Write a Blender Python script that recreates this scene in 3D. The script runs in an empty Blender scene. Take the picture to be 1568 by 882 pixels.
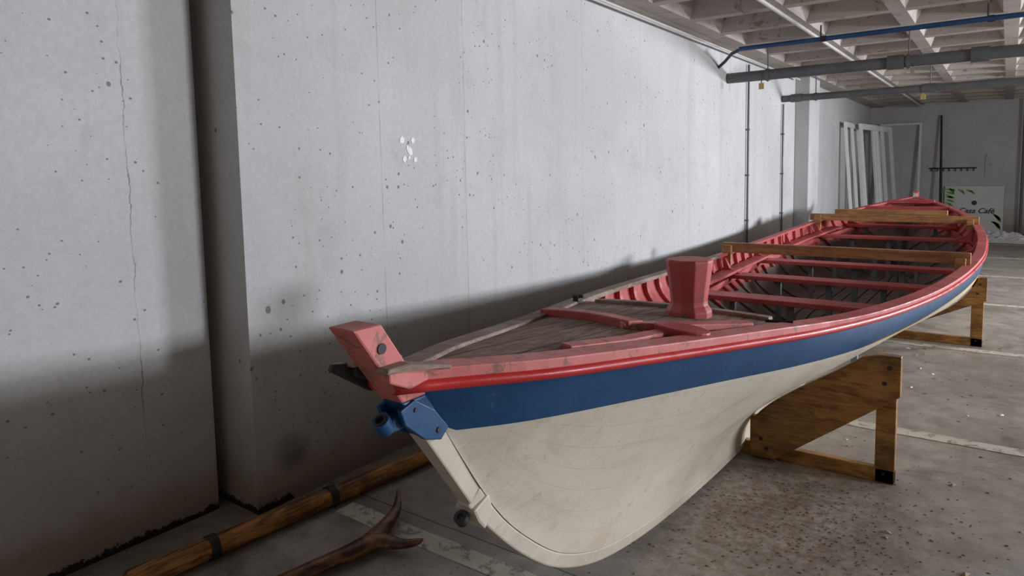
import bpy, math, random
from mathutils import Vector, Matrix, noise
random.seed(7)
D=bpy.data; SC=bpy.context.scene
try: SC.view_settings.view_transform='Standard'
except Exception: pass

# ---------------------------------------------------------------- helpers
def pchip(tab):
    xs=[a for a,b in tab]; ys=[b for a,b in tab]; n=len(xs)
    h=[xs[i+1]-xs[i] for i in range(n-1)]; d=[(ys[i+1]-ys[i])/h[i] for i in range(n-1)]
    m=[0]*n; m[0]=d[0]; m[-1]=d[-1]
    for i in range(1,n-1):
        if d[i-1]*d[i]<=0: m[i]=0
        else:
            w1=2*h[i]+h[i-1]; w2=h[i]+2*h[i-1]; m[i]=(w1+w2)/(w1/d[i-1]+w2/d[i])
    def f(x):
        if x<=xs[0]: return ys[0]
        if x>=xs[-1]: return ys[-1]
        i=0
        while x>xs[i+1]: i+=1
        t=(x-xs[i])/h[i]
        return ((2*t**3-3*t*t+1)*ys[i]+(t**3-2*t*t+t)*h[i]*m[i]+(-2*t**3+3*t*t)*ys[i+1]+(t**3-t*t)*h[i]*m[i+1])
    return f

def mk(name,verts,faces,mats,parent=None,smooth=False,midx=None,uvs=None,bevel=0,bseg=2):
    me=D.meshes.new(name); me.from_pydata([tuple(v) for v in verts],[],faces)
    if not isinstance(mats,(list,tuple)): mats=[mats]
    for m in mats: me.materials.append(m)
    if midx:
        for p,i in zip(me.polygons,midx): p.material_index=i
    if uvs:
        uv=me.uv_layers.new(name="UVMap")
        for l in me.loops: uv.data[l.index].uv=uvs[l.vertex_index]
    me.validate(); me.update()
    import bmesh
    bm=bmesh.new(); bm.from_mesh(me); bmesh.ops.recalc_face_normals(bm,faces=bm.faces); bm.to_mesh(me); bm.free()
    if smooth:
        for p in me.polygons: p.use_smooth=True
    o=D.objects.new(name,me); bpy.context.collection.objects.link(o)
    if parent: o.parent=parent
    if bevel:
        b=o.modifiers.new("bevel","BEVEL"); b.width=bevel; b.segments=bseg; b.limit_method='ANGLE'
    return o

class Geo:
    def __init__(s): s.v=[]; s.f=[]; s.m=[]
    def add(s,vs,fs,mi=0):
        o=len(s.v); s.v+= [Vector(v) for v in vs]
        for f in fs: s.f.append([i+o for i in f]); s.m.append(mi)
    def box(s,a,b,mi=0,M=None):
        x0,y0,z0=a; x1,y1,z1=b
        vs=[Vector(p) for p in ((x0,y0,z0),(x1,y0,z0),(x1,y1,z0),(x0,y1,z0),(x0,y0,z1),(x1,y0,z1),(x1,y1,z1),(x0,y1,z1))]
        if M: vs=[M@v for v in vs]
        s.add(vs,[(0,3,2,1),(4,5,6,7),(0,1,5,4),(1,2,6,5),(2,3,7,6),(3,0,4,7)],mi)
    def loft(s,rings,mi=0,cap=True,mfn=None):
        n=len(rings[0]); o=len(s.v)
        for r in rings: s.v+=[Vector(p) for p in r]
        for i in range(len(rings)-1):
            for j in range(n):
                k=(j+1)%n
                s.f.append([o+i*n+j,o+i*n+k,o+(i+1)*n+k,o+(i+1)*n+j]); s.m.append(mfn(i,j) if mfn else mi)
        if cap:
            s.f.append([o+j for j in range(n)][::-1]); s.m.append(mfn(0,0) if mfn else mi)
            s.f.append([o+(len(rings)-1)*n+j for j in range(n)]); s.m.append(mfn(len(rings)-2,0) if mfn else mi)
    def tube(s,pts,r,n=12,mi=0):
        rings=[]; pts=[Vector(p) for p in pts]
        for i,p in enumerate(pts):
            t=(pts[min(i+1,len(pts)-1)]-pts[max(i-1,0)]).normalized()
            a=t.cross(Vector((0,0,1)))
            if a.length<.05: a=t.cross(Vector((1,0,0)))
            a.normalize(); b=t.cross(a).normalized()
            rr=r[i] if isinstance(r,(list,tuple)) else r
            rings.append([p+a*rr*math.cos(q*2*math.pi/n)+b*rr*math.sin(q*2*math.pi/n) for q in range(n)])
        s.loft(rings,mi)
    def prism(s,poly,fn,t0,t1,mi=0):
        n=len(poly); o=len(s.v)
        s.v+=[Vector(fn(a,b,t0)) for a,b in poly]+[Vector(fn(a,b,t1)) for a,b in poly]
        s.f.append([o+i for i in range(n)]); s.m.append(mi)
        s.f.append([o+n+i for i in range(n)][::-1]); s.m.append(mi)
        for i in range(n):
            k=(i+1)%n; s.f.append([o+i,o+k,o+n+k,o+n+i]); s.m.append(mi)
    def make(s,name,mats,parent=None,smooth=False,bevel=0,auto=False):
        ob=mk(name,s.v,s.f,mats,parent,smooth,s.m,None,bevel)
        if auto:
            for p in ob.data.polygons: p.use_smooth=True
            try: ob.data.set_sharp_from_angle(angle=math.radians(35))
            except Exception: pass
        return ob
def empty(name):
    e=D.objects.new(name,None); bpy.context.collection.objects.link(e); return e

# ---------------------------------------------------------------- materials
class NT:
    def __init__(s,name):
        s.m=D.materials.new(name); s.m.use_nodes=True; s.t=s.m.node_tree; s.n=s.t.nodes; s.b=s.n["Principled BSDF"]
        s.co=s.n.new("ShaderNodeTexCoord")
    def L(s,a,b): s.t.links.new(a,b)
    def mapping(s,scale=(1,1,1),src=None):
        mp=s.n.new("ShaderNodeMapping"); mp.inputs["Scale"].default_value=scale
        s.L(src or s.co.outputs["Object"],mp.inputs[0]); return mp.outputs[0]
    def noise(s,scale,vec=None,detail=5,rough=.6,dist=0):
        t=s.n.new("ShaderNodeTexNoise"); t.inputs["Scale"].default_value=scale; t.inputs["Detail"].default_value=detail
        t.inputs["Roughness"].default_value=rough; t.inputs["Distortion"].default_value=dist
        s.L(vec or s.co.outputs["Object"],t.inputs["Vector"]); return t.outputs["Fac"]
    def ramp(s,fac,stops):
        r=s.n.new("ShaderNodeValToRGB"); e=r.color_ramp.elements
        while len(e)<len(stops): e.new(.5)
        for q,(p,c) in zip(e,stops):
            q.position=p; q.color=(c,c,c,1) if isinstance(c,(int,float)) else (*c,1)
        s.L(fac,r.inputs[0]); return r.outputs[0]
    def mix(s,fac,a,b,mode='MIX'):
        m=s.n.new("ShaderNodeMix"); m.data_type='RGBA'; m.blend_type=mode
        def st(i,v):
            if hasattr(v,'links'): s.L(v,m.inputs[i])
            elif isinstance(v,(int,float)): m.inputs[i].default_value=v if i==0 else (v,v,v,1)
            else: m.inputs[i].default_value=(*v,1)
        st(0,fac); st(6,a); st(7,b); return m.outputs[2]
    def math(s,op,a,b=None,c=None):
        m=s.n.new("ShaderNodeMath"); m.operation=op
        for i,v in enumerate((a,b,c)):
            if v is None: continue
            if isinstance(v,(int,float)): m.inputs[i].default_value=v
            else: s.L(v,m.inputs[i])
        return m.outputs[0]
    def sep(s,src=None):
        x=s.n.new("ShaderNodeSeparateXYZ"); s.L(src or s.co.outputs["Object"],x.inputs[0]); return x.outputs
    def bump(s,h,strength=.3,dist=.01):
        b=s.n.new("ShaderNodeBump"); b.inputs["Strength"].default_value=strength; b.inputs["Distance"].default_value=dist
        s.L(h,b.inputs["Height"]); s.L(b.outputs[0],s.b.inputs["Normal"]); return b.outputs[0]
    def fin(s,col,rough=.6,spec=.3,metal=0):
        if isinstance(col,tuple): s.b.inputs["Base Color"].default_value=(*col,1)
        else: s.L(col,s.b.inputs["Base Color"])
        if isinstance(rough,(int,float)): s.b.inputs["Roughness"].default_value=rough
        else: s.L(rough,s.b.inputs["Roughness"])
        s.b.inputs["Specular IOR Level"].default_value=spec; s.b.inputs["Metallic"].default_value=metal
        return s.m
def paint(name,c,c2,worn=None,rough=.45,sc=3,wf=.62,bstr=.15):
    t=NT(name); n=t.noise(sc,detail=8,rough=.65); col=t.mix(t.ramp(n,[(.35,0),(.65,1)]),c,c2)
    if worn:
        w=t.noise(sc*4.5,detail=10,rough=.75,dist=.6); col=t.mix(t.ramp(w,[(wf,0),(wf+.05,1)]),col,worn)
    t.bump(t.noise(60,detail=4),bstr,.004)
    return t.fin(col,t.ramp(t.noise(9),[(.3,rough-.1),(.7,rough+.15)]),.4)
def wood(name,c,c2,c3,scale=(30,3,30),rough=.5,bs=.3,lo=.38,hi=.6):
    t=NT(name); v=t.mapping(scale); n=t.noise(1.0,v,detail=8,rough=.65,dist=1.2)
    col=t.mix(t.ramp(n,[(lo,0),(hi,1)]),c,c2)
    col=t.mix(t.ramp(t.noise(3.5,detail=8,rough=.7),[(.48,0),(.66,.85)]),col,c3)
    t.bump(n,bs,.004); return t.fin(col,rough,.4)

def wall_mat():
    t=NT("painted_concrete"); 
    x,y,z=t.sep()
    big=t.noise(.7,detail=6); col=t.mix(t.ramp(big,[(.35,0),(.7,1)]),(.53,.53,.54),(.64,.645,.66))
    fine=t.noise(35,detail=8,rough=.7); col=t.mix(t.ramp(fine,[(.3,.3),(.6,0)]),col,(.40,.39,.37))
    vs=t.noise(1.2,t.mapping((1,5,.35)),detail=6,rough=.65); col=t.mix(t.ramp(vs,[(.52,0),(.75,.4)]),col,(.42,.39,.35))
    mo=t.noise(2.6,detail=9,rough=.72,dist=.5); col=t.mix(t.ramp(mo,[(.54,0),(.70,.35)]),col,(.40,.38,.36))
    gate1=t.math('GREATER_THAN',t.noise(2.0,detail=4),.47)
    for sc_,th_,sd in ((11,.085,.5),(23,.11,.72)):
        vo=t.n.new("ShaderNodeTexVoronoi"); vo.inputs["Scale"].default_value=sc_; t.L(t.mapping((1,1,.85) if sc_==11 else (1,.9,1.1)),vo.inputs["Vector"])
        cc=t.sep(vo.outputs["Color"])
        sp=t.math('LESS_THAN',vo.outputs["Distance"],t.math('MULTIPLY',t.math('MULTIPLY',t.math('GREATER_THAN',cc[0],sd),t.math('ADD',.4,cc[1])),th_))
        col=t.mix(t.math('MULTIPLY',t.math('MULTIPLY',sp,gate1),.7),col,(.10,.09,.085))
    vo2=t.n.new("ShaderNodeTexVoronoi"); vo2.inputs["Scale"].default_value=3.1; t.L(t.mapping((1.3,1,.8)),vo2.inputs["Vector"])
    sp2=t.math('LESS_THAN',t.math('ADD',vo2.outputs["Distance"],t.math('MULTIPLY',t.noise(40),.06)),t.math('MULTIPLY',t.math('GREATER_THAN',t.sep(vo2.outputs["Color"])[1],.6),.075))
    col=t.mix(t.math('MULTIPLY',sp2,.75),col,(.12,.11,.10))
    wob=t.math('MULTIPLY',t.math('SUBTRACT',t.noise(5,detail=7,rough=.75),.5),.06)
    def seam(y0,w,st,wb):
        d=t.math('ABSOLUTE',t.math('SUBTRACT',t.math('ADD',y,t.math('MULTIPLY',wob,wb)),y0))
        return t.math('MULTIPLY',t.math('LESS_THAN',d,w),st)
    gate=t.ramp(t.noise(4,detail=6),[(.4,.15),(.6,1)])
    for y0,w,s_,wb in ((1.41,.0022,.7,1),(2.67,.004,.35,.1),(3.40,.003,.5,.35),(5.99,.004,.35,.1),(-.5,.002,.6,1),(4.9,.003,.25,.6)):
        col=t.mix(t.math('MULTIPLY',seam(y0,w,s_,wb),gate),col,(.12,.10,.09))
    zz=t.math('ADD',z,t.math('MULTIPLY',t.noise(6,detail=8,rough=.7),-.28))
    col=t.mix(t.ramp(zz,[(0,.85),(.12,.5),(.60,0)]),col,(.25,.19,.15))  # low wall coloured darker to deepen the shadow there, along with grime
    dd=t.math('ADD',t.math('ADD',t.math('POWER',t.math('SUBTRACT',y,2.0),2),t.math('POWER',t.math('SUBTRACT',z,.25),2)),t.math('MULTIPLY',t.math('SUBTRACT',t.noise(7,detail=6),.5),.02))
    col=t.mix(t.ramp(dd,[(0,.55),(.014,0)]),col,(.06,.05,.045))
    z2=t.math('ADD',z,t.math('MULTIPLY',t.noise(22,detail=6,rough=.8),-.12))
    ymask=t.math('LESS_THAN',y,2.0)
    col=t.mix(t.math('MULTIPLY',t.math('LESS_THAN',z2,-.028),ymask),col,(.025,.022,.02))
    t.bump(t.math('ADD',fine,t.math('MULTIPLY',big,2)),.3,.006)
    return t.fin(col,.75,.2)
def floor_mat():
    t=NT("garage_floor_concrete")
    a=t.noise(.9,detail=9,rough=.65,dist=.4); col=t.mix(t.ramp(a,[(.32,0),(.68,1)]),(.26,.23,.20),(.43,.39,.35))
    b=t.noise(6,detail=10,rough=.75); col=t.mix(t.ramp(b,[(.35,.65),(.6,0)]),col,(.16,.135,.115))
    c=t.noise(3,detail=8,rough=.7,dist=1); col=t.mix(t.ramp(c,[(.60,0),(.75,.4)]),col,(.50,.47,.44))
    e=t.noise(1.7,detail=8,rough=.7,dist=.8); col=t.mix(t.ramp(e,[(.54,0),(.66,.65)]),col,(.14,.115,.09))
    vo=t.n.new("ShaderNodeTexVoronoi"); vo.inputs["Scale"].default_value=16; t.L(t.co.outputs["Object"],vo.inputs["Vector"])
    sp=t.math('LESS_THAN',vo.outputs["Distance"],t.math('MULTIPLY',t.math('GREATER_THAN',t.sep(vo.outputs["Color"])[0],.7),.11))
    col=t.mix(t.math('MULTIPLY',sp,.55),col,(.07,.05,.04))
    x,y,z=t.sep()
    r2=t.math('ADD',t.math('POWER',t.math('MULTIPLY',t.math('ADD',x,.80),1.3),2),t.math('POWER',t.math('SUBTRACT',y,3.15),2))
    dm=t.math('MULTIPLY',t.ramp(r2,[(0,1),(.95,0)]),t.ramp(t.noise(20,detail=9,rough=.8),[(.42,0),(.58,1)]))
    col=t.mix(t.math('MULTIPLY',dm,.85),col,(.145,.095,.06))
    wob=t.math('MULTIPLY',t.math('SUBTRACT',t.noise(4,detail=6),.5),.015)
    d=t.math('ABSOLUTE',t.math('SUBTRACT',t.math('ADD',y,wob),2.22)); col=t.mix(t.math('MULTIPLY',t.math('LESS_THAN',d,.004),.8),col,(.03,.03,.03))
    t.bump(b,.3,.006)
    return t.fin(col,t.ramp(t.noise(2.5,detail=6),[(.35,.35),(.65,.7)]),.35)
def hull_mat(name,c,c2,stain):
    t=NT(name); n=t.noise(1.6,detail=8,rough=.65); col=t.mix(t.ramp(n,[(.35,0),(.7,1)]),c,c2)
    s1=t.noise(2.3,t.mapping((1,1,2.2)),detail=9,rough=.75,dist=.7); col=t.mix(t.ramp(s1,[(.50,0),(.66,.65)]),col,stain)
    sc=t.noise(3,t.mapping((3,9,60)),detail=6); col=t.mix(t.ramp(sc,[(.56,0),(.70,.4)]),col,stain)
    dr=t.noise(14,detail=9,rough=.8); col=t.mix(t.ramp(dr,[(.56,0),(.68,.55)]),col,(.36,.30,.23))
    h=t.noise(40,detail=5)
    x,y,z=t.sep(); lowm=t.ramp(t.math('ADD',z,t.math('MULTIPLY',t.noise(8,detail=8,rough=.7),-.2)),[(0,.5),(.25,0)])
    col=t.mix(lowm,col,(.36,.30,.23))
    u,v,_=t.sep(t.co.outputs["UV"])
    fr=t.math('FRACT',t.math('MULTIPLY',v,9.0)); ln=t.math('LESS_THAN',fr,.03)
    col=t.mix(t.math('MULTIPLY',ln,t.ramp(t.noise(3),[(.38,.1),(.65,.4)])),col,(.33,.29,.24))
    h=t.math('ADD',t.math('MULTIPLY',h,.3),t.math('MULTIPLY',fr,.6))
    t.bump(h,.25,.006)
    return t.fin(col,.5,.4)

M_wall=wall_mat(); M_floor=floor_mat()
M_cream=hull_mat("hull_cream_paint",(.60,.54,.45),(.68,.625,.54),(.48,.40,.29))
M_blue=paint("hull_blue_paint",(.009,.052,.140),(.014,.072,.18),(.035,.10,.20),.42,3,.62)
M_yel=paint("stripe_yellow",(.75,.50,.05),(.8,.55,.1),None,.5)
M_red=paint("rail_red_gloss",(.46,.016,.020),(.56,.035,.035),(.40,.10,.09),.33,3,.66)
M_pink=paint("faded_red_paint",(.42,.058,.064),(.54,.12,.115),(.27,.12,.095),.5,4,.55)
M_pinkl=paint("faded_pink_paint",(.55,.13,.125),(.65,.21,.195),(.28,.14,.115),.5,4,.55)
M_greyw=NT("weathered_deck_wood")
def deckmat():
    t=M_greyw; n=t.noise(1,t.mapping((60,7,20)),detail=8,rough=.7,dist=.8)
    col=t.mix(t.ramp(n,[(.35,0),(.65,1)]),(.13,.08,.062),(.39,.28,.225))
    col=t.mix(t.ramp(t.noise(5,detail=8,rough=.7),[(.52,0),(.72,.55)]),col,(.47,.37,.31))
    x,y,z=t.sep(); fr=t.math('FRACT',t.math('MULTIPLY',x,8.0)); ln=t.math('LESS_THAN',fr,.05)
    col=t.mix(t.math('MULTIPLY',ln,.85),col,(.03,.022,.018))
    t.bump(n,.5,.006); return t.fin(col,.8,.2)
M_greyw=deckmat()
M_trimw=wood("weathered_trim_wood",(.17,.11,.085),(.32,.235,.19),(.40,.32,.27),(30,4,30),.75)
M_stand=wood("varnished_stand_wood",(.18,.08,.018),(.42,.21,.058),(.13,.06,.018),(5,30,30),.42)
M_beam=wood("cross_beam_wood",(.30,.14,.05),(.52,.28,.12),(.22,.10,.045),(3,40,30),.5)
M_mast=wood("varnished_mast_wood",(.11,.04,.011),(.46,.21,.055),(.065,.026,.010),(26,2.4,26),.28,lo=.40,hi=.58)
M_spar=wood("aged_spar_wood",(.045,.018,.008),(.22,.10,.032),(.03,.014,.007),(14,5,14),.35,lo=.40,hi=.6)
M_dark=paint("dark_iron_and_shade",(.015,.015,.017),(.03,.03,.033),None,.5)  # iron parts, and painted shade for the post hole and port rail end
M_inner=paint("bilge_grey_wood",(.10,.085,.075),(.17,.14,.12),(.07,.05,.04),.7)
M_teal=paint("teal_grey_paint",(.12,.17,.18),(.2,.26,.27),None,.6)
M_ceil=paint("ceiling_concrete",(.36,.32,.29),(.47,.42,.38),(.24,.18,.145),.85,1.5,.57)
M_pipe=paint("grey_pvc",(.10,.105,.11),(.14,.145,.15),None,.4)
M_bpipe=paint("blue_pipe_plastic",(.02,.065,.17),(.03,.09,.22),None,.4)
M_wpipe=paint("white_conduit",(.50,.48,.46),(.6,.58,.56),None,.5)
M_white=paint("white_frame_paint",(.80,.80,.79),(.88,.88,.87),None,.5)
M_line=paint("worn_marking_paint",(.46,.43,.35),(.58,.55,.46),(.26,.235,.205),.8,3,.52)
M_patch=paint("white_filler",(.9,.9,.9),(.95,.95,.95),None,.8)
M_green=paint("sign_leaf_green",(.14,.34,.07),(.26,.5,.12),None,.6)
M_sign=paint("sign_board_white",(.66,.68,.66),(.74,.76,.74),None,.5)
M_signt=paint("sign_print_dark",(.04,.04,.04),(.07,.07,.06),None,.6)
M_bag=paint("plastic_sheet_white",(.7,.72,.75),(.8,.82,.85),None,.3)
M_dirt=paint("dirt_brown",(.12,.085,.06),(.24,.17,.115),None,.9)
M_leaf=paint("dry_leaf",(.26,.18,.10),(.38,.29,.18),None,.8)
M_tag=paint("tag_yellow",(.50,.36,.12),(.55,.42,.18),None,.6)

# ---------------------------------------------------------------- room
XW=-2.83; XR=-3.05; YB=19.3; ZC=3.04; XE=7.0; YN=-3.2; YS=1.80
g=Geo()
g.box((XR-.35,YN,0),(XR,YS-.07,ZC+.4))
g.box((XR-.35,YS-.07,0),(XR-.12,YS,ZC+.4))
g.box((XR-.35,YS,0),(XW,YB+.25,ZC+.4))
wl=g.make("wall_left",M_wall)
g=Geo(); g.box((XW,11.75,0),(XW+.22,12.45,ZC)); g.make("trim_1",M_wall,bevel=.01)
g=Geo(); g.box((XW,YB,0),(XE,YB+.25,ZC+.4)); g.make("wall_back",M_wall)
g=Geo(); g.box((XR-.35,YN,-.2),(XE,YB+.25,0)); g.make("floor",M_floor)
g=Geo(); P_=.86; rib=.13; dep=.24; x0=XW+.22
xs=[x0+i*P_ for i in range(12)]; ys=[YN+.3+i*P_ for i in range(26)]
xe=xs[-1]+P_
g.box((XR-.35,YN-.1,ZC+dep+.02),(xe+.3,YB+.25,ZC+dep+.12))
g.box((XR-.3,YN,ZC),(x0,YB,ZC+dep+.02))
for x in xs:
    for yy in ys:
        if yy+P_>YB+.6: continue
        a=rib/2; b=rib/2+.12
        o=[(x,yy),(x+P_,yy),(x+P_,yy+P_),(x,yy+P_)]
        i1=[(x+a,yy+a),(x+P_-a,yy+a),(x+P_-a,yy+P_-a),(x+a,yy+P_-a)]
        i2=[(x+b,yy+b),(x+P_-b,yy+b),(x+P_-b,yy+P_-b),(x+b,yy+P_-b)]
        vs=[(*p,ZC) for p in o]+[(*p,ZC) for p in i1]+[(*p,ZC+dep) for p in i2]
        fs=[]
        for k in range(4):
            l=(k+1)%4; fs+=[(k,l,4+l,4+k),(4+k,4+l,8+l,8+k)]
        fs.append((8,9,10,11)); g.add(vs,fs)
ob=D.meshes.new("ceiling"); ob.from_pydata([tuple(v) for v in g.v],[],g.f); ob.materials.append(M_ceil)
o=D.objects.new("ceiling",ob); bpy.context.collection.objects.link(o)

LINES=(2.08,4.60,6.98,9.40,11.8,14.2,16.6)
for i,yl in enumerate(LINES):
    g=Geo(); n=40; xa=-2.55; xb=2.6
    top=[];bot=[]
    for k in range(n+1):
        xx=xa+(xb-xa)*k/n
        top.append((xx,yl+.055+noise.noise(Vector((xx*6,yl,0)))*.012)); bot.append((xx,yl-.055+noise.noise(Vector((xx*6,yl,5)))*.012))
    g.prism(top+bot[::-1],lambda a,b,t:(a,b,t),.0005,.003)
    g.make("parking_line" if i==0 else "parking_line.%03d"%i,M_line)

g=Geo()
for (yy,zz,r) in ((2.835,1.80,.022),(2.925,1.80,.018),(2.88,1.755,.013),(2.90,1.735,.022),(2.85,1.69,.018),(2.94,1.69,.016),(2.89,1.70,.010)):
    n=14; ang=[2*math.pi*k/n for k in range(n)]
    g.prism([(yy+math.cos(a)*r*random.uniform(.65,1.15),zz+math.sin(a)*r*random.uniform(.75,1.3)) for a in ang],lambda a,b,t:(t,a,b),XW+.0005,XW+.003)
g.make("wall_filler_patches",M_patch)
for yy,zt,nm in ((9.2,2.95,"wall_conduit"),(10.92,2.56,"wall_conduit.001")):
    g=Geo(); g.tube([(XW+.03,yy,0.01),(XW+.03,yy,zt)],.014,10)
    for k in range(4): g.box((XW,yy-.02,.3+k*.6),(XW+.047,yy+.02,.32+k*.6))
    g.make(nm,M_pipe,auto=True)

def cpipe(nm,y_,z_,r,mat,x_end=6.5,coup=(),tag=None):
    g=Geo(); g.tube([(XW+.01,y_,z_),(x_end,y_,z_)],r,20)
    for c in coup: g.tube([(c,y_,z_),(c+.16,y_,z_)],r*1.22,20)
    for c in (-2.35,-.9,.6,2.1,3.6):
        g.tube([(c,y_,z_-r*1.3),(c,y_,ZC-.003)],.008,6); g.tube([(c-.02,y_,z_),(c+.02,y_,z_)],r*1.15,20)
    ob=g.make(nm,mat,auto=True)
    if tag is not None:
        g=Geo(); zz=z_-r; g.box((tag-.03,y_-.015,zz-.10),(tag+.03,y_,zz-.03)); g.box((tag-.008,y_-.012,zz-.03),(tag+.008,y_-.004,zz+.01)); g.make("tag",M_tag,ob)
cpipe("drain_pipe",8.45,2.70,.062,M_pipe,coup=(-1.1,-.35,1.2),tag=-2.42)
cpipe("drain_pipe.001",10.95,2.64,.05,M_pipe,coup=(-2.7,-1.0),tag=-.98)
g=Geo(); pts=[(XW+.005,8.12,2.80),(XW+.12,8.0,2.84),(XW+.26,7.8,2.885),(XW+.42,7.64,2.90)]
g.tube(pts,.018,12,1); g.tube([(XW+.40,7.64,2.90),(0,7.62,2.90),(6.5,7.62,2.9)],.024,14,0)
for c in (-1.6,-.2,1.2): g.tube([(c,7.62,2.9),(c,7.62,ZC-.003)],.008,6,1); g.tube([(c,7.63,2.9),(c+.05,7.63,2.9)],.030,14,1)
g.make("water_pipe",[M_bpipe,M_dark],auto=True)
g=Geo(); g.tube([(-1.74,2.5,3.005),(-1.74,19.2,3.005)],.018,10); g.make("ceiling_conduit",M_wpipe,auto=True)
g=Geo(); g.tube([(XW+.10,2.5,2.985),(XW+.10,11.6,2.985)],.012,10); g.make("ceiling_conduit.001",M_wpipe,auto=True)

# ---------------------------------------------------------------- boat geometry
def cx(Y): return -1.19+.005*(Y-1)
B=pchip([(1.10,.035),(1.25,.085),(1.5,.185),(1.9,.295),(2.4,.43),(2.93,.575),(3.75,.735),(5.1,.895),(6.5,.985),(7.3,1.01),(8.2,1.0),(9.65,.885),(10.45,.735),(11.1,.52),(11.6,.29),(12.0,.07),(12.1,.035)])
def S(Y):
    s=(Y-1.2)/11.2
    return .8+.30*max(0,(.5-s)/.5)**2 if s<.5 else .8+.35*((s-.5)/.5)**2
OUT=[(1.095,1.10),(1.2,.955),(1.29,.817),(1.375,.69),(1.48,.572),(1.62,.437),(1.83,.285),(2.14,.165),(2.58,.09),(3.08,.05),(3.6,.03),(5,.02),(9,.02),(9.8,.06),(10.5,.17),(11.1,.38),(11.6,.70),(11.88,.93),(12.1,1.16)]
def inner(p,i):
    y,z=p
    a=OUT[max(0,i-1)]; b=OUT[min(len(OUT)-1,i+1)]
    t=Vector((b[0]-a[0],b[1]-a[1])).normalized(); n=Vector((-t.y,t.x)); 
    d=.062 if i<=3 or i>=16 else .05
    return (y+n.x*d,z+n.y*d)
INN=[inner(p,i) for i,p in enumerate(OUT)]
zk=pchip(INN)
def smooth(a,b,x):
    t=max(0,min(1,(x-a)/(b-a))); return t*t*(3-2*t)
def shp(s,Y):
    s=max(0,min(1,s))
    A=s**1.25; C=1-(1-s**2.2)**2.6; Mm=(1-(1-s)**2.2)**.6
    if Y<7.5: wc=smooth(1.5,3.6,Y); wm=smooth(3.9,7.5,Y)
    else: wc=1-smooth(10.3,11.9,Y); wm=1-smooth(8.4,10.8,Y)
    return (A*(1-wc)+C*wc)*(1-wm)+Mm*wm
def hx(Y,s,off=0):
    b=B(Y); t=.028
    return max(.004,min(b,t)+(b-min(b,t))*shp(s,Y)-off)
def hullpt(Y,s,sg,off=0,lift=0):
    k=min(zk(Y),S(Y)-.004); z=k+(S(Y)-k)*s
    return (cx(Y)+sg*hx(Y,s,off),Y,z+lift*(1-s))
boat=empty("whaleboat")
Y0,Y1=INN[0][0]-.01,INN[-1][0]+.01
def stations(n):
    r=[]
    for i in range(n+1):
        t=i/n; t2=.5-.5*math.cos(math.pi*t); r.append(Y0+(Y1-Y0)*(.45*t+.55*t2))
    return r
ST=stations(150)
def rows(Y):
    k=min(zk(Y),S(Y)-.004); h=S(Y)-k
    yw=.004+.030*smooth(3.5,4.6,Y)
    sb=max(0,1-.158/h); sy=max(0,sb-yw/h)
    return [sy*i/22 for i in range(23)]+[sb+(1-sb)*i/5 for i in range(6)]
vs=[];fs=[];mi=[];uv=[]
for sg in (-1,1):
    o=len(vs); nr=29
    for Y in ST:
        for s in rows(Y): vs.append(hullpt(Y,s,sg)); uv.append((Y*.3,s))
    for i in range(len(ST)-1):
        for j in range(nr-1):
            q=[o+i*nr+j,o+i*nr+j+1,o+(i+1)*nr+j+1,o+(i+1)*nr+j]
            fs.append(q if sg<0 else q[::-1]); mi.append(0 if j<22 else ((2 if ST[i]>3.6 else 0) if j==22 else 1))
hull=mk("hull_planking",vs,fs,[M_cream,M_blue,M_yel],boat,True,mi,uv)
vs=[];fs=[];mi=[]
IY=[y for y in ST if 1.35<y<11.95]; nr=19
for sg in (-1,1):
    o=len(vs)
    for Y in IY:
        for j in range(nr): vs.append(hullpt(Y,j/(nr-1),sg,.022,.03))
    for i in range(len(IY)-1):
        for j in range(nr-1):
            q=[o+i*nr+j,o+i*nr+j+1,o+(i+1)*nr+j+1,o+(i+1)*nr+j]
            zz=vs[q[0]][2]; fs.append(q); mi.append(0 if zz>S(IY[i])-.28 else 1)
mk("inner_planking",vs,fs,[M_pink,M_inner],boat,True,mi)
def resample(pts,n):
    f1=pchip([(i,p[0]) for i,p in enumerate(pts)]); f2=pchip([(i,p[1]) for i,p in enumerate(pts)])
    return [(f1(i*(len(pts)-1)/n),f2(i*(len(pts)-1)/n)) for i in range(n+1)]
oo=resample(OUT[3:],90); ii=resample(INN[3:],90)
g=Geo(); hw=.028
g.loft([[(cx(a[0])-hw*.8,a[0],a[1]),(cx(a[0])+hw*.8,a[0],a[1]),(cx(b[0])+hw,b[0],b[1]),(cx(b[0])-hw,b[0],b[1])] for a,b in zip(oo,ii)])
g.make("keel",M_cream,boat,bevel=.006)
c=cx(1.1)
def fore(z): return .98+.715*(1.26-z)
def post(nm,z0,z1,mat,hw0,hw1,d0,d1,b=.006):
    g=Geo(); r=[]
    for z,hw,d in ((z0,hw0,d0),(z1,hw1,d1)):
        yf=fore(z); r.append([(c-hw,yf,z),(c+hw,yf,z),(c+hw,yf+d,z),(c-hw,yf+d,z)])
    g.loft(r); return g.make(nm,mat,boat,bevel=b)
post("sternpost_lower",.668,.945,M_cream,.024,.028,.085,.085)
post("sternpost_blue",.945,1.055,M_blue,.030,.036,.086,.086)
post("sternpost_red",1.055,1.262,M_pinkl,.038,.044,.086,.086)
g=Geo(); g.tube([(c+.03,1.062,1.205),(c+.0455,1.062,1.205)],.013,16); g.tube([(c-.0455,1.062,1.205),(c-.03,1.062,1.205)],.013,16); g.make("sternpost_hole_disc",M_dark,boat)  # flush dark discs paint the shade of a hole; nothing is cut
g=Geo()
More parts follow.
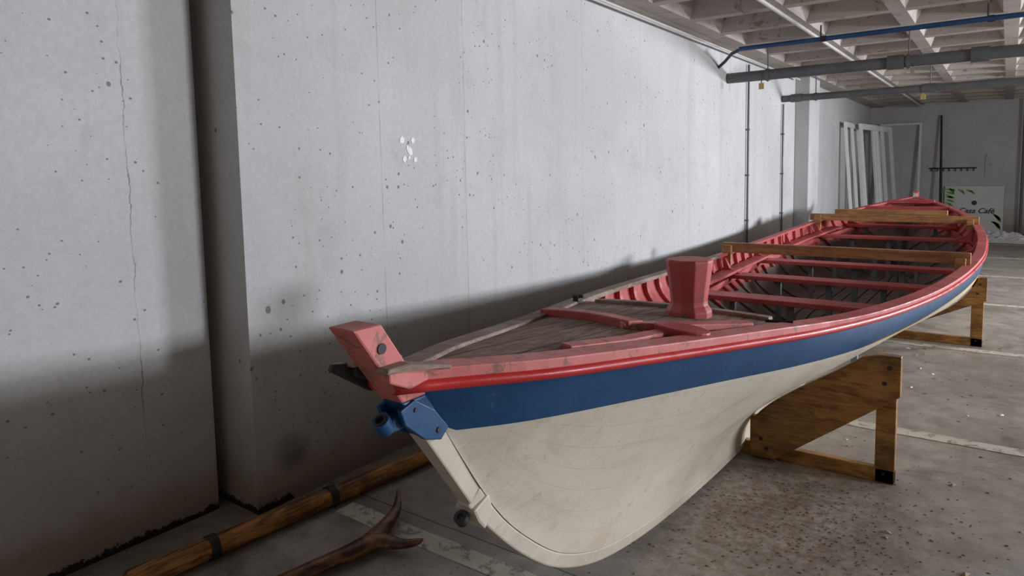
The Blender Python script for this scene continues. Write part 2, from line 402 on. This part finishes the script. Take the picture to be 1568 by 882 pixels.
for sg in (-1,1):
    poly=[(1.115,1.04),(1.165,1.055),(1.235,1.01),(1.285,.95),(1.255,.925),(1.195,.945),(1.13,1.0)]
    g.prism(poly,lambda a,b,t:(t,a,b),c+sg*.028,c+sg*.043)
g.make("gudgeon_strap",M_blue,boat,bevel=.003)
g=Geo(); g.tube([(c+.04,1.245,.955),(c+.046,1.245,.955)],.008,12); g.tube([(c+.04,1.165,1.03),(c+.046,1.165,1.03)],.006,12); g.make("strap_bolts",M_dark,boat)
def ring(nm,y_,z_,r,rt,h,mat):
    g=Geo(); ax=Vector((0,-.585,.81)); u=Vector((1,0,0)); w=ax.cross(u); n=28; ce=Vector((c,y_,z_)); R=[]
    for ra,hh in ((r,-h),(r+rt,-h),(r+rt,h),(r,h)): R.append([ce+ax*hh+u*ra*math.cos(q*2*math.pi/n)+w*ra*math.sin(q*2*math.pi/n) for q in range(n)])
    R.append(R[0]); g.loft(R,cap=False); g.make(nm,mat,boat,auto=True)
ring("gudgeon_ring_upper",1.098,1.005,.016,.008,.018,M_blue)
ring("gudgeon_liner",1.098,1.005,.011,.0055,.020,M_dark)
ring("gudgeon_ring_lower",1.375,.650,.010,.010,.011,M_dark)
g=Geo(); g.box((c-.022,1.11,.985),(c+.022,1.17,1.02)); g.make("gudgeon_neck",M_blue,boat,bevel=.004)
g=Geo(); g.prism([(1.385,.675),(1.455,.70),(1.475,.645),(1.435,.60),(1.405,.635)],lambda a,b,t:(t,a,b),c-.036,c+.036); g.make("gudgeon_heel",M_cream,boat,bevel=.008)
for sg,nm in ((1,"rail_end_starboard"),(-1,"rail_end_port")):
    g=Geo()
    low=[(1.055,1.128),(1.055,1.150),(1.12,1.148),(1.20,1.128),(1.20,1.104),(1.12,1.098)]
    g.prism(low,lambda a,b,t:(t,a,b),c+sg*.040,c+sg*(.072),0)
    top=[(1.045,1.150),(1.05,1.163),(1.12,1.162),(1.235,1.136),(1.235,1.124),(1.12,1.148)]
    g.prism(top,lambda a,b,t:(t+sg*max(0,a-1.14)*.3,a,b),c+sg*.037,c+sg*.076,1)
    if sg<0: g.prism([(1.0,1.150),(1.01,1.165),(1.10,1.150),(1.16,1.08),(1.12,1.07)],lambda a,b,t:(t,a,b),c-.080,c-.060,0)
    g.make(nm,[M_pinkl if sg>0 else M_dark,M_trimw],boat,bevel=.005)  # port end coloured dark to paint in its shade; it is not iron
g=Geo(); g.loft([[(cx(12)-.04,12.0,1.10),(cx(12)+.04,12.0,1.10),(cx(12)+.04,12.10,1.10),(cx(12)-.04,12.10,1.10)],[(cx(12)-.04,12.04,1.20),(cx(12)+.04,12.04,1.20),(cx(12)+.04,12.15,1.20),(cx(12)-.04,12.15,1.20)]]); g.make("stem_head",M_pink,boat,bevel=.006)

RY=[Y0-.03+(12.06-Y0)*i/160 for i in range(161)]
def rail(nm,ys,sg,o1,o2,z1,z2,mat):
    g=Geo(); R=[]
    for Y in ys:
        b=B(Y); z=S(Y); x=cx(Y)
        R.append([(x+sg*(b+o1+(o2-o1)*math.cos(a)),Y,z+(z1+z2)/2+(z2-z1)/2*math.sin(a)) for a in [math.pi*(-.5+k/6) for k in range(7)]]+[(x+sg*(b+o1-.01),Y,z+z2),(x+sg*(b+o1-.01),Y,z+z1)])
    g.loft(R); ob=g.make(nm,mat,boat)
    for p in ob.data.polygons: p.use_smooth=True
for sg,sd in ((-1,"port"),(1,"starboard")):
    rail("rub_rail_"+sd,RY,sg,0,.022,-.028,.006,M_red)
    mats=[M_pink,M_pinkl] if sg>0 else [M_pink,M_trimw]
    lim=2.95 if sg>0 else 5.9
    def inset(Y): return min(.07,max(.01,B(Y)-.005))
    g=Geo(); R=[]
    for Y in RY:
        b=B(Y); z=S(Y); x=cx(Y); w=inset(Y); e=.010*(1-smooth(2.6,3.4,Y)) if sg>0 else 0
        R.append([(x+sg*(b-w),Y,z),(x+sg*(b+.010),Y,z),(x+sg*(b+.010),Y,z+.022+e),(x+sg*(b-w),Y,z+.026+e)])
    g.loft(R,mfn=lambda i,j:(1 if RY[i]<lim else 0)); g.make("gunwale_"+sd,mats,boat,bevel=.005)
    YY=[3.0+8.0*i/80 for i in range(81)]
    g=Geo(); R=[]
    for Y in YY:
        z=S(Y)-.22; k=min(zk(Y),S(Y)-.004); s=(z-k)/(S(Y)-k); x=hx(Y,s,.03); xc=cx(Y)
        R.append([(xc+sg*x,Y,z),(xc+sg*(x-.03),Y,z),(xc+sg*(x-.03),Y,z+.05),(xc+sg*x,Y,z+.05)])
    g.loft(R); g.make("riser_"+sd,M_pink,boat,bevel=.004)
    g=Geo(); Y=3.05; cnt=0
    while Y<11.4:
        k0=min(zk(Y),S(Y)-.004); ss=(S(Y)-.30-k0)/(S(Y)-k0)
        for (a0,a1,mi_) in ((ss,1.0,0),(.05,ss,1)):
            if mi_ and cnt%2: continue
            R=[]
            for q_ in range(9):
                s=a0+(a1-a0)*q_/8
                po=.055 if not mi_ else .040
                p=Vector(hullpt(Y,s,sg,.02,.03)); q=Vector(hullpt(Y,s,sg,po,.045 if s<.9 else .03))
                R.append([p,(p.x,p.y+.035,p.z),(q.x,q.y+.035,q.z),q])
            g.loft(R,mi_)
        Y+=.27; cnt+=1
    g.make("ribs_"+sd,[M_pink,M_inner],boat)
def deck(nm,ya,yb,mat,drop,zoff=.012,crown=.02,n=30,m=12):
    vs=[];fs=[]
    for i in range(n+1):
        Y=ya+(yb-ya)*i/n; b=max(.012,B(Y)-.05)
        for j in range(m+1):
            t=-1+2*j/m; vs.append((cx(Y)+b*t,Y,S(Y)+zoff+crown*(1-t*t)*min(1,b/.3)))
    for i in range(n):
        for j in range(m):
            a=i*(m+1)+j; fs.append((a,a+1,a+m+2,a+m+1))
    N=len(vs); row=[n*(m+1)+j for j in range(m+1)]
    for r in row: v=vs[r]; vs.append((v[0],v[1],v[2]-drop))
    for j in range(m): fs.append((row[j],row[j+1],N+j+1,N+j))
    return mk(nm,vs,fs,mat,boat,False)
deck("aft_deck",1.19,2.93,M_greyw,.06)
deck("fore_deck",12.0,11.55,M_pink,.07)
def dz(x,Y): b=max(.012,B(Y)-.05); t=(x-cx(Y))/b; return S(Y)+.012+.02*(1-t*t)*min(1,b/.3)
def strip(nm,path,w,h,mat):
    g=Geo(); R=[]; P=[Vector((a,b)) for a,b in path]
    Q=[]
    for i in range(len(P)-1):
        for k in range(8): Q.append(P[i].lerp(P[i+1],k/8))
    Q.append(P[-1])
    for i,p in enumerate(Q):
        t=(Q[min(i+1,len(Q)-1)]-Q[max(0,i-1)]).normalized(); n=Vector((-t.y,t.x))*w/2
        a=p-n;b=p+n; za=dz(a.x,a.y)-.004; zb=dz(b.x,b.y)-.004
        R.append([(a.x,a.y,za),(b.x,b.y,zb),(b.x,b.y,zb+h),(a.x,a.y,za+h)])
    g.loft(R); g.make(nm,mat,boat,bevel=.005)
strip("deck_cleat_cross",[(-1.56,2.38),(-1.30,2.31),(-1.07,2.22)],.07,.035,M_pink)
strip("deck_cleat_diagonal",[(-1.12,2.20),(-.98,2.34),(-.80,2.66)],.06,.028,M_pinkl)
strip("deck_cleat_side",[(-1.06,1.72),(-.99,1.98),(-.96,2.20),(-.80,2.36)],.05,.022,M_pinkl)
g=Geo(); pc=Vector((-.91,2.29)); g.prism([(pc.x+.10*math.cos(a*math.pi/12),pc.y-.03+.07*math.sin(a*math.pi/12)) for a in range(24)],lambda a,b,t:(a,b,dz(a,b)+t),-.004,.034); g.make("deck_pad_round",M_pink,boat,bevel=.005)
strip("deck_edge_board",[(-1.60,2.90),(-1.2,2.90),(-.78,2.90)],.06,.02,M_trimw)
g=Geo(); g.box((-1.68,2.80,S(2.8)+.02),(-1.65,2.84,S(2.8)+.055)); g.tube([(-1.69,2.82,S(2.8)+.05),(-1.63,2.82,S(2.8)+.05)],.009,8); g.make("deck_fairlead",M_dark,boat,bevel=.004)
g=Geo(); x_,y_=-.72,2.78; g.tube([(x_-.05,y_,dz(x_,y_)+.02),(x_+.05,y_+.03,dz(x_,y_)+.02)],[.006,.006],8); g.tube([(x_,y_+.01,dz(x_,y_)-.01),(x_,y_+.01,dz(x_,y_)+.02)],.008,8); g.make("deck_cleat_iron",M_dark,boat)
g=Geo(); lx,ly=-1.065,2.72; lz=dz(lx,ly)-.01; R=[]
for r,z in ((.090,0),(.094,.010),(.094,.035),(.086,.048),(.077,.060),(.076,.075),(.081,.12),(.088,.17),(.096,.225),(.098,.243),(.093,.250)):
    R.append([(lx+r*math.cos(math.pi/10+a*math.pi/5),ly+r*math.sin(math.pi/10+a*math.pi/5),lz+z) for a in range(10)])
g.loft(R); g.m[-1]=1; g.make("loggerhead",[M_pink,M_pinkl],boat,bevel=.004)
def hxz(Y,z,off=.024):
    k=min(zk(Y),S(Y)-.004); return hx(Y,(z-k)/(S(Y)-k),off)
g=Geo(); g2=Geo()
for Y in (4.85,6.05,7.2,8.35,9.4,10.4):
    z=S(Y)-.17; x=hxz(Y,z)-.005; c_=cx(Y); g.box((c_-x,Y-.10,z),(c_+x,Y+.10,z+.035))
    for sg in (-1,1):
        g.prism([(x,z+.035),(x-.16,z+.035),(x-.06,z+.08),(x-.02,z+.165),(x,z+.165)],lambda a,b,t:(c_+sg*a,t,b),Y-.02,Y+.02)
    g2.box((c_-.025,Y-.025,.2),(c_+.025,Y+.025,z)); g2.box((c_+.38,Y-.02,.26),(c_+.42,Y+.02,z)); g2.box((c_-.42,Y-.02,.26),(c_-.38,Y+.02,z))
g.make("thwarts",M_pink,boat,bevel=.005); g2.make("thwart_stanchions",M_teal,boat,bevel=.003)
g=Geo()
for k in range(-4,5):
    R=[]
    for Y in [3.4+7.0*i/40 for i in range(41)]:
        wmax=max(.05,hxz(Y,.25)-.03); f=min(1,wmax/.52); xx=cx(Y)+k*.115*f; w=.05*f
        R.append([(xx-w,Y,.22),(xx+w,Y,.22),(xx+w,Y,.238),(xx-w,Y,.238)])
    g.loft(R)
g.make("floorboards",M_inner,boat)
g=Geo(); R=[]
for Y in [4.75+5.2*i/30 for i in range(31)]:
    z=S(Y)-.13; x=hxz(Y,z)-.03; R.append([(cx(Y)-x,Y,z),(cx(Y)-x+.12,Y,z),(cx(Y)-x+.12,Y,z+.025),(cx(Y)-x,Y,z+.025)])
g.loft(R); g.make("side_stringer_port",M_pink,boat,bevel=.004)
def beam(nm,Y,h,t,xl,xr):
    g=Geo(); z=S(Y)+.026; c_=cx(Y); b=B(Y)
    g.box((c_-b+xl,Y-t/2,z),(c_+b+xr,Y+t/2,z+h))
    g.box((c_-b+.02,Y-t/2-.05,z-.12),(c_-b+.10,Y-t/2,z+.07)); g.box((c_+b-.12,Y-t/2-.05,z-.08),(c_+b-.05,Y-t/2,z+.05))
    g.make(nm,M_beam,boat,bevel=.005)
beam("cross_beam_middle",6.30,.09,.05,-.0,-.02)
beam("cross_beam_far",9.55,.085,.06,-.04,.0)
g=Geo(); z=S(9.9)+.026; g.box((cx(9.9)-.95,9.85,z-.01),(cx(9.9)+.85,10.0,z+.035)); g.box((cx(9.9)-.75,10.1,z+.03),(cx(9.9)+.55,10.2,z+.09)); g.make("cross_board_far",M_beam,boat,bevel=.005)
g=Geo(); z=S(11.0)+.01; x=B(11)-.03; g.box((cx(11)-x,10.95,z-.05),(cx(11)+x,11.05,z+.02)); g.box((cx(11.5)-.30,11.45,S(11.5)+.0),(cx(11.5)+.30,11.53,S(11.5)+.05)); g.make("fore_beam",M_pink,boat,bevel=.005)

# ---------------------------------------------------------------- cradles
def cradle(nm,Y,xo,ztop):
    e=empty(nm); g=Geo(); g2=Geo(); c_=cx(Y); th=.05
    k=zk(Y)
    for sg in (-1,1):
        up=[]
        for i in range(26):
            s=.02+.98*i/25; z=k+(S(Y)-k)*s; x=hx(Y,s)
            z_=z-.014
            if z_>ztop or x>xo-.02: break
            if x>.075: up.append((x+.004,z_))
        up=[(.07,.085),(.07,up[0][1])]+up+[(max(up[-1][0]+.01,xo-.08),ztop),(xo+.02,ztop),(xo+.02,ztop-.20),(.20,.015),(.07,.015)]
        g.prism(up,lambda a,b,t:(c_+sg*a,t,b),Y-th,Y)
        g.box((c_+sg*(xo-.09),Y,0),(c_+sg*xo,Y+.05,ztop-.01))
        for (a,b) in ((xo-.03,ztop-.06),(xo-.05,ztop-.14),(.16,.07),(.13,.12)):
            g2.tube([(c_+sg*a,Y-th-.006,b),(c_+sg*a,Y-th,b)],.010,10)
        g2.tube([(c_+sg*(xo-.05),Y-.006,.05),(c_+sg*(xo-.05),Y,.05)],.007,10)
    g.box((c_-xo,Y,0.0),(c_+xo,Y+.045,.075))
    g.make("cradle_frame",M_stand,e,bevel=.005); g2.make("cradle_bolts",M_dark,e)
cradle("boat_cradle",3.78,.77,.67)
cradle("boat_cradle.001",7.15,1.03,.62)

# ---------------------------------------------------------------- mast and fork on floor
g=Geo(); a=Vector((-2.70,1.14,.05)); b=Vector((-2.30,5.3,.045)); N=60; pts=[];rr=[]
for i in range(N+1):
    t=i/N; pts.append(a.lerp(b,t)); rr.append(.047-.008*t+.0015*math.sin(t*47))
g.tube(pts,rr,24,0)
for t in (.075,.215,.6):
    p=a.lerp(b,t); q=a.lerp(b,t+.009); g.tube([p,q],.052,24,1)
g.make("wooden_mast",[M_mast,M_dark],auto=True)
g=Geo()
def limb(path,ws,hs):
    R=[]; P=[Vector(p) for p in path]
    f=[pchip([(i,p[k]) for i,p in enumerate(P)]) for k in range(3)]; fw=pchip(list(enumerate(ws))); fh=pchip(list(enumerate(hs)))
    n=28; Q=[Vector((f[0](i*(len(P)-1)/n),f[1](i*(len(P)-1)/n),f[2](i*(len(P)-1)/n))) for i in range(n+1)]
    for i,q in enumerate(Q):
        t=(Q[min(n,i+1)]-Q[max(0,i-1)]).normalized(); s_=t.cross(Vector((0,0,1))).normalized(); u_=s_.cross(t)
        w=fw(i*(len(P)-1)/n); h=fh(i*(len(P)-1)/n)
        R.append([q+s_*w*math.cos(k*math.pi/6)+u_*h*math.sin(k*math.pi/6) for k in range(12)])
    g.loft(R)
limb([(-2.22,1.45,.04),(-2.18,1.68,.04),(-2.155,1.82,.04),(-2.15,1.93,.04)],[.036,.038,.048,.055],[.03,.03,.03,.03])
limb([(-2.155,1.90,.04),(-2.185,2.00,.045),(-2.235,2.12,.055),(-2.29,2.19,.075),(-2.315,2.215,.095)],[.05,.036,.024,.014,.006],[.032,.03,.022,.014,.006])
limb([(-2.15,1.90,.04),(-2.085,1.93,.04),(-2.02,1.945,.045),(-1.965,1.98,.055),(-1.945,1.995,.065)],[.05,.036,.024,.014,.006],[.032,.028,.02,.014,.006])
g.make("forked_spar",M_spar,auto=True)

# ---------------------------------------------------------------- far end clutter
def frame(nm,corner,dirv,w,h,lean,t=.07,mull=0):
    g=Geo(); d=Vector(dirv).normalized(); up=(Vector((0,0,1))+Vector(lean)).normalized(); n=d.cross(up).normalized(); o=Vector(corner)
    def bx(a0,a1,b0,b1):
        vs=[o+d*a+up*b_+n*c for c in (0,.05) for a,b_ in ((a0,b0),(a1,b0),(a1,b1),(a0,b1))]
        g.add(vs,[(0,1,2,3),(7,6,5,4),(0,4,5,1),(1,5,6,2),(2,6,7,3),(3,7,4,0)])
    bx(0,t,0,h); bx(w-t,w,0,h); bx(t,w-t,h-t,h); bx(t,w-t,0,t)
    for k in range(mull): bx(w*(k+1)/(mull+1)-t/2,w*(k+1)/(mull+1)+t/2,t,h-t)
    g.make(nm,M_white,bevel=.004)
frame("window_frame_panel",(-2.55,15.3,.01),(0,1,0),1.5,2.5,(-.08,0,0),.10,1)
frame("window_frame_panel.001",(-2.42,16.2,.01),(.12,1,0),1.3,2.5,(-.08,0,0),.12,0)
frame("window_frame_panel.002",(-2.35,17.3,.01),(.2,1,0),1.2,2.5,(-.08,0,0),.12,1)
frame("window_frame_panel.003",(-2.62,19.02,.01),(1,0,0),.9,2.62,(0,.09,0),.05,0)
g=Geo(); g.tube([(-1.25,18.9,.02),(-1.33,19.22,2.76)],[.035,.022],12); g.make("dark_oar",M_dark,auto=True)
g=Geo()
g.box((-1.75,YB-.02,1.78),(-.42,YB-.001,1.81)); g.box((-1.75,YB-.02,1.20),(-.9,YB-.001,1.22)); g.box((-.44,YB-.02,1.3),(-.42,YB-.001,1.8))
g.box((-1.55,YB-.03,1.50),(-.6,YB-.001,1.53),1)
for k in range(8): g.box((-1.5+k*.12,YB-.05,1.44),(-1.485+k*.12,YB-.001,1.52),1)
g.make("coat_hook_rack",[M_wpipe,M_dark])
sg_=empty("cafe_sign")
yq=YB-.06
g=Geo(); g.box((-1.21,yq,.01),(-.06,yq+.03,1.09)); g.make("board",M_sign,sg_,bevel=.004)
g=Geo()
def leaf(x,z,a,l,w):
    p=[]
    for k in range(9):
        t=k/8; p.append((t*l,w*math.sin(math.pi*t)))
    for k in range(7,0,-1): t=k/8; p.append((t*l,-w*math.sin(math.pi*t)))
    ca,sa=math.cos(a),math.sin(a)
    g.prism([(x+u*ca-v*sa,z+u*sa+v*ca) for u,v in p],lambda a,b,t:(a,t,b),yq-.004,yq-.001)
for k in range(7): leaf(-1.19+.08*k,1.06-.01*k,-1.2+.15*k if k%2 else -2.0+.2*k,.15,.022)
for k in range(6): leaf(-1.19,1.02-.06*k,-.1-.25*(k%3),.20,.024)
for k in range(7): leaf(-.09,.06+.045*k,2.1+.22*(k%4),.22,.028)
g.make("leaf_print",M_green,sg_)
tc=D.curves.new("sign_text","FONT"); tc.body="Casa Café"; tc.size=.17; tc.align_x='CENTER'; tc.shear=.3; tc.extrude=.001; tc.offset=.003; tc.materials.append(M_signt)
to=D.objects.new("sign_text",tc); bpy.context.collection.objects.link(to); to.location=(-.58,yq-.006,.46); to.rotation_euler=(math.pi/2,0,0); to.parent=sg_
g=Geo(); g.prism([(-.62+.055*math.cos(a*.4189),.70+.055*math.sin(a*.4189)) for a in range(15)],lambda a,b,t:(a,t,b),yq-.004,yq-.001); g.make("logo_dot",M_signt,sg_)
n=26; vs=[];fs=[]
for i in range(n+1):
    for j in range(n+1):
        u=i/n-.5; v=j/n-.5; r=max(abs(u),abs(v))*2
        h=max(0,(1-r**2))*.16*(.6+.9*abs(noise.noise(Vector((u*7,v*7,2)))))+abs(noise.noise(Vector((u*16,v*16,9))))*.05*(1-r**4)+.003
        vs.append((-.12+u*1.2+noise.noise(Vector((v*5,1,u)))*.12,17.5+v*1.3+noise.noise(Vector((u*5,4,v)))*.12,h))
for i in range(n):
    for j in range(n): a=i*(n+1)+j; fs.append((a,a+1,a+n+2,a+n+1))
mk("plastic_sheet",vs,fs,M_bag)
g=Geo(); g.tube([(.26,19.15,0),(.26,19.15,ZC)],.03,12); g.make("downpipe",M_pipe,auto=True)

# debris
g=Geo()
def chip(x,y,s,mi):
    if any(abs(y-l)<.09 for l in LINES) or y<1.9: return
    a=random.uniform(0,6.28); l=s*random.uniform(1,2.2)
    M=Matrix.Translation((x,y,0))@Matrix.Rotation(a,4,'Z')
    g.add([M@Vector(p) for p in ((-l,-s,0.001),(l,-s*.6,0.001),(l*.7,s,0.001),(-l*.6,s*.8,.001),(0,0,s*.8))],[(0,1,4),(1,2,4),(2,3,4),(3,0,4)],mi)
for k in range(1000): chip(random.gauss(-.75,.34),random.gauss(3.2,.45),random.uniform(.0015,.005),0)
for k in range(280): chip(random.uniform(-1.6,1.6),random.uniform(1.9,8),random.uniform(.002,.006),0)
for k in range(70): chip(random.uniform(-1,1.3),random.uniform(2.6,7.5),random.uniform(.006,.013),random.choice((0,2,2,1)))
g.make("floor_debris",[M_dirt,M_patch,M_leaf])

# ---------------------------------------------------------------- lights
w=D.worlds.new("world"); SC.world=w; w.use_nodes=True
bg=w.node_tree.nodes["Background"]; bg.inputs[0].default_value=(1,.88,.77,1); bg.inputs[1].default_value=.29
def area(nm,loc,tgt,sx,sy,p,col):
    l=D.lights.new(nm,'AREA'); l.shape='RECTANGLE'; l.size=sx; l.size_y=sy; l.energy=p; l.color=col
    o=D.objects.new(nm,l); bpy.context.collection.objects.link(o); o.location=loc
    o.rotation_euler=(Vector(tgt)-Vector(loc)).to_track_quat('-Z','Y').to_euler(); return o
area("daylight_opening",(7.7,6.2,2.10),(-2,3.5,1.1),1.3,.6,540,(.90,.94,1))
area("daylight_opening_far",(5.3,11.9,2.0),(-2.8,2.4,1.2),1.6,.6,660,(.90,.94,1))

# ---------------------------------------------------------------- camera
yaw=math.radians(36); th=math.radians(5.2); ro=math.radians(1.1)
fh=Vector((-math.sin(yaw),math.cos(yaw),0)); Z=Vector((0,0,1))
F=fh*math.cos(th)-Z*math.sin(th); U0=fh*math.sin(th)+Z*math.cos(th); R0=Vector((math.cos(yaw),math.sin(yaw),0))
U=U0*math.cos(ro)+R0*math.sin(ro); R=R0*math.cos(ro)-U0*math.sin(ro)
cam=D.cameras.new("camera"); co=D.objects.new("camera",cam); bpy.context.collection.objects.link(co)
co.matrix_world=Matrix(((R.x,U.x,-F.x,0),(R.y,U.y,-F.y,0),(R.z,U.z,-F.z,1.6),(0,0,0,1)))
cam.lens=24; cam.sensor_width=36; cam.shift_y=-81/1568; cam.clip_start=.02
SC.camera=co
